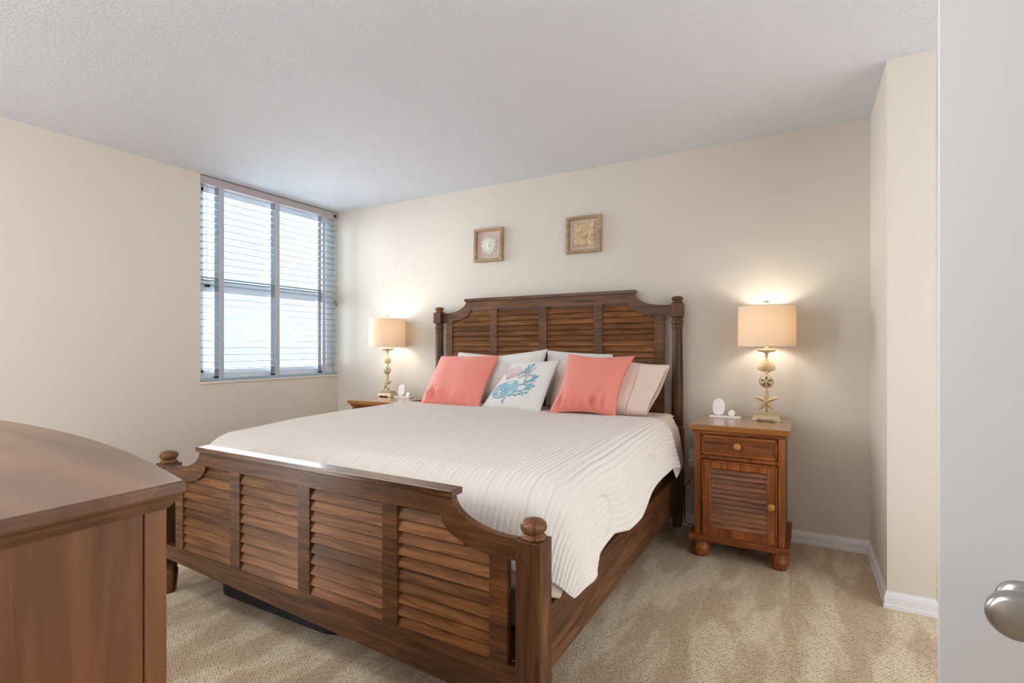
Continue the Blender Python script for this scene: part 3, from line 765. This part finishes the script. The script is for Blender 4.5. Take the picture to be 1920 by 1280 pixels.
# wireless charger ------------------------------------------------------
GW = 'white charging stands on the nightstands'
ch = thing('charging_stand', 'white plastic charging stand on the right nightstand beside the lamp', 'charging stand', (3.475, -.17, NTZ), GW)
CX, CY = 3.475, -.17
def rrect(cx, cz, hw, hh, r, n=8):
    return [p for c, a in (((cx+hw-r, cz+hh-r), 0), ((cx-hw+r, cz+hh-r), 90), ((cx-hw+r, cz-hh+r), 180), ((cx+hw-r, cz-hh+r), 270)) for p in arc(c, r, a, a+90, n)]
mb = MB(); mb.prism(rrect(CX, CY, .088, .034, .012), lambda a, b, t: (a, b, NTZ+(.010 if t else 0)))
obj('base', mb, WHITEPL, ch, bevel=.002)
mb = MB(); mb.prism(rrect(0, 0, .034, .050, .0335), lambda a, b, t: (CX-.038+a, CY+.004+(.009 if t else 0)+(b+.05)*.22, NTZ+.012+(b+.05)*.98))
obj('upright_pad', mb, WHITEPL, ch, bevel=.002)
mb = MB(); mb.prism(rrect(0, 0, .019, .019, .0189), lambda a, b, t: (CX+.036+a, CY+.004+(.009 if t else 0)+(b+.019)*.3, NTZ+.010+(b+.019)*.95))
obj('round_puck', mb, WHITEPL, ch, bevel=.0015)
# copies on the left nightstand
NDX = .692-NW0
def clone(root, dx, label):
    c = copy_tree(root); c.location.x += dx; c['label'] = label; return c
nl_ = clone(ns_, NDX, 'dark brown nightstand in the corner under the window, left of the bed')
ll_ = clone(lamp, .785-LX, 'seashell table lamp with linen drum shade on the left nightstand')
cl_ = clone(ch, .965-CX, 'white plastic charging stand on the left nightstand beside the lamp')

# ================================================================== WALL ART
GA = 'small carved wall plaques in wooden shadow frames'
def plaque(name, cx, cz, tilt, label, kind):
    t = thing(name, label, 'wall art', (cx, 0, cz), GA)
    h = .1315; D = .032; b = .021
    R_ = lambda p: (cx+(p[0])*math.cos(tilt)-p[2]*math.sin(tilt), p[1], cz+p[0]*math.sin(tilt)+p[2]*math.cos(tilt))
    mb = MB()
    mb.box((-h, -D, -h), (-h+b, -.001, h)); mb.box((h-b, -D, -h), (h, -.001, h)); mb.box((-h+b, -D, h-b), (h-b, -.001, h)); mb.box((-h+b, -D, -h), (h-b, -.001, -h+b))
    obj('frame', mb.map(R_), FRAMEW, t, bevel=.0015)
    obj('backing', MB().box((-h+b, -.006, -h+b), (h-b, -.001, h-b)).map(R_), LINEN, t)
    mb = MB()
    def petal(a, r0, r1, w, y, lift):
        d = Vector((math.cos(a), 0, math.sin(a))); s = Vector((-math.sin(a), 0, math.cos(a))); n = 7
        L, M, Q = [], [], []
        for i in range(n+1):
            f = i/n; ww = w*math.sin(PI*(.18+.82*f))**.8 if i < n else 0
            p = d*(r0+(r1-r0)*f); yy = y-lift*math.sin(PI*f*.6)
            L.append(tuple(p-s*ww+Vector((0, yy+.003, 0)))); M.append(tuple(p+Vector((0, yy-.002, 0)))); Q.append(tuple(p+s*ww+Vector((0, yy+.003, 0))))
        base = [tuple(Vector((v[0], -.006, v[2]))) for v in L]; base2 = [tuple(Vector((v[0], -.006, v[2]))) for v in Q]
        mb.grid([base, L, M, Q, base2], smooth=False)
    fr = Matrix(((1, 0, 0), (0, 0, -1), (0, 1, 0)))
    if kind == 'flower':
        for k in range(14): petal(2*PI*k/14, .02, .082, .0140, -.009, .004)
        for k in range(14): petal(2*PI*(k+.5)/14, .02, .066, .011, -.013, .005)
        mb.lathe([(.034, .006), (.034, .016), (.029, .019), (.026, .016), (.022, .017), (.016, .022), (1e-6, .024)], (0, 0, 0), 28, frame=fr)
        obj('carved_flower', mb.map(R_), CARVEW, t)
    else:
        g = .086
        for k in range(4):     # corner leaves
            a = PI/4+PI/2*k
            petal(a, .028, .118, .020, -.010, .005)
            for da in (-.32, .32): petal(a+da, .035, .098, .012, -.008, .004)
        for k in range(4):     # lobed leaves on each side
            a = PI/2*k
            for da, r1, ww in ((0, .086, .017), (-.30, .084, .012), (.30, .084, .012), (-.16, .07, .010), (.16, .07, .010)): petal(a+da, .03, r1, ww, -.011, .005)
        mb.lathe([(.030, .006), (.030, .018), (.026, .021), (.023, .017), (1e-6, .018)], (0, 0, 0), 28, frame=fr)
        for k in range(12): petal(2*PI*k/12, .006, .024, .0055, -.019, .003)
        mb.box((-g, -.008, -g), (g, -.005, g))
        obj('carved_rosette', mb.map(R_), CARVET, t)
plaque('wall_plaque', 1.7065, 1.9665, math.radians(-1.5), 'framed plaque with a whitewashed carved round flower', 'flower')
plaque('wall_plaque', 2.5095, 1.9660, math.radians(-.8), 'framed plaque with a tan carved square leaf rosette', 'rosette')

# ================================================================== OUTLET AND CORDS
ot = thing('wall_outlet', 'white wall outlet plate between the bedpost and the right nightstand', 'outlet', (3.272, 0, .44))
mb = MB(); mb.prism(rrect(3.272, .437, .036, .058, .004, 3), lambda a, b, t: (a, -.006 if t else -.0005, b)); obj('cover_plate', mb, WHITEPL, ot, bevel=.0015)
ad = tag(obj('plug_adapter', MB().box((3.238, -.036, .388), (3.296, -.0065, .432)), WHITEPL, loc=(3.267, -.02, .388), bevel=.004), 'white plug adapter in the wall outlet', 'plug')
obj('socket_face', MB().box((3.252, -.0365, .412), (3.256, -.0362, .417)), BLACKPL, ad)
tag(obj('charger_cord', MB().tube([(3.262, -.03, .39), (3.258, -.04, .365), (3.243, -.045, .345), (3.236, -.045, .325), (3.25, -.045, .305), (3.272, -.045, .30), (3.29, -.04, .315), (3.30, -.035, .29), (3.295, -.03, .2), (3.31, -.03, .10), (3.32, -.03, .01)], .0026, 8), CORDW, loc=(3.27, -.035, .01)), 'looped off-white charger cord hanging below the plug adapter', 'cord')
tag(obj('power_cord', MB().tube([(3.262, -.02, .325), (3.25, -.02, .30), (3.235, -.02, .275), (3.215, -.02, .25), (3.21, -.02, .15), (3.215, -.022, .02), (3.26, -.025, .012), (3.31, -.025, .012)], .003, 8), BLACKPL, loc=(3.25, -.02, .012)), 'thin black power cord running down behind the right bedpost', 'cord')

# ================================================================== UNDER-BED BOX
mb = MB(); mb.prism(rrect(1.875, -1.805, .41, .262, .09, 8), lambda a, b, t: (a, b, .125 if t else .002))
tag(obj('storage_case', mb, BLACK, loc=(1.86, -1.80, 0), bevel=.008, segs=3), 'flat black storage case on the carpet under the footboard', 'storage case')

# ================================================================== ADDED FILL LIGHT: unseen dome brightening the front carpet and footboard
cl0 = thing('added_fill_light', 'added dome fill light above the dresser, out of view', 'fill light', (2.15, -3.30, H))
obj('trim_ring', MB().lathe([(.185, 0), (.19, -.012), (.178, -.02), (.165, -.02)], (2.15, -3.30, H), 40), NICKEL, cl0)
fm, fnt, fbs = new_mat('fill_light_glow'); fbs.inputs['Emission Color'].default_value = (1, .97, .92, 1); fbs.inputs['Emission Strength'].default_value = FILL_DOME_STRENGTH
obj('fill_dome', MB().lathe([(.168, -.0195), (.16, -.045), (.13, -.072), (.08, -.09), (.03, -.097), (1e-6, -.098)], (2.15, -3.30, H), 40), fm, cl0)
# ================================================================== DRESSER
DX1, DYF, DTZ, DL, DD = 3.160, -3.123, .980, 1.72, .47
DX0 = DX1-DL; DYB = DYF-DD+.01
dz_ = thing('dresser', 'brown bow-front dresser with thick molded top in the near left corner', 'dresser', ((DX0+DX1)/2, DYB+DD/2, 0))
def bow(x, ins=0): c_ = (DX0+DX1)/2; h_ = DL/2; return DYF-ins+.108*(1-((x-c_)/h_)**2)
def outline(ins):
    a, b = DX0+ins, DX1-ins; n = 40
    return [(b, DYB)]+[(b+(a-b)*i/n, bow(b+(a-b)*i/n, ins)) for i in range(n+1)]+[(a, DYB)]
# top: stacked profile loops (rounded edge, cove underneath)
mb = MB(); prof = [(.003, DTZ), (.0008, DTZ-.002), (0, DTZ-.005), (0, DTZ-.014), (.001, DTZ-.017), (.005, DTZ-.020), (.009, DTZ-.023), (.011, DTZ-.028), (.015, DTZ-.033), (.018, DTZ-.037)]
loops = [outline(i) for i, z in prof]; n_ = len(loops[0]); V = []; F = []
for (i, z), lp in zip(prof, loops): V += [(a, b, z) for a, b in lp]
for k in range(len(prof)-1):
    for i in range(n_): j = (i+1) % n_; F.append((k*n_+i, k*n_+j, (k+1)*n_+j, (k+1)*n_+i))
F += [tuple(range(n_)), tuple(range((len(prof)-1)*n_, len(prof)*n_))[::-1]]
mb.add(V, F); obj('top', mb, DX, dz_)
ci = .020; zt = DTZ-.037
mb = MB(); mb.prism(outline(ci+.010), lambda a, b, t: (a, b, zt if t else .09)); obj('case', mb, DZ, dz_)
bx = DX1-ci
mb = MB().box((bx-.011, DYB+.002, .09), (bx-.0015, bow(bx, ci)-.0275, zt)); obj('end_panel', mb, DZ, dz_, bevel=.001)
mb = MB().box((bx-.05, bow(bx, ci)-.0265, .03), (bx, bow(bx, ci)+.001, zt)); obj('corner_stile', mb, DZ, dz_, bevel=.002, segs=3)
bx2 = DX0+ci
mb = MB().box((bx2, bow(bx2, ci)-.064, .03), (bx2+.05, bow(bx2, ci)+.004, zt)); obj('corner_stile', mb, DZ, dz_, bevel=.004, segs=3)
mb = MB(); mb.prism(outline(ci-.012), lambda a, b, t: (a, b, .10 if t else .03)); obj('plinth', mb, DZ, dz_, bevel=.004)
for ca in ((DX0+.08, DYB+.07), (DX1-.08, DYB+.07), (DX0+.08, DYF-.09), (DX1-.08, DYF-.09)):
    obj('foot', MB().lathe([(.03, 0), (.042, .012), (.045, .03)], (ca[0], ca[1], 0), 20), DZ, dz_)
cols = ((DX0+.09, DX0+.09+.50), (DX0+.61, DX0+1.11), (DX0+1.13, DX1-.09)); zr = ((.13, .38), (.395, .645), (.66, zt-.025))
for a, b in cols:
    for z0_, z1_ in zr:
        mb = MB(); n = 14; rows = []
        P0 = [(a+(b-a)*i/n) for i in range(n+1)]
        poly = [(x, bow(x, ci+.010)+.014) for x in P0]+[(x, bow(x, ci+.010)+.0005) for x in reversed(P0)]
        mb.prism(poly, lambda p, q, t: (p, q, z1_ if t else z0_)); d_ = obj('drawer', mb, DX, dz_, bevel=.003)
        frk = Matrix(((1, 0, 0), (0, 0, 1), (0, 1, 0)))
        for fx in (.25, .75):
            x = a+(b-a)*fx
            obj('knob', MB().lathe([(.010, 0), (.008, .012), (.016, .018), (.017, .024), (1e-6, .03)], (x, bow(x, ci+.010)+.0135, (z0_+z1_)/2), 16, frame=frk), KNOB, d_)
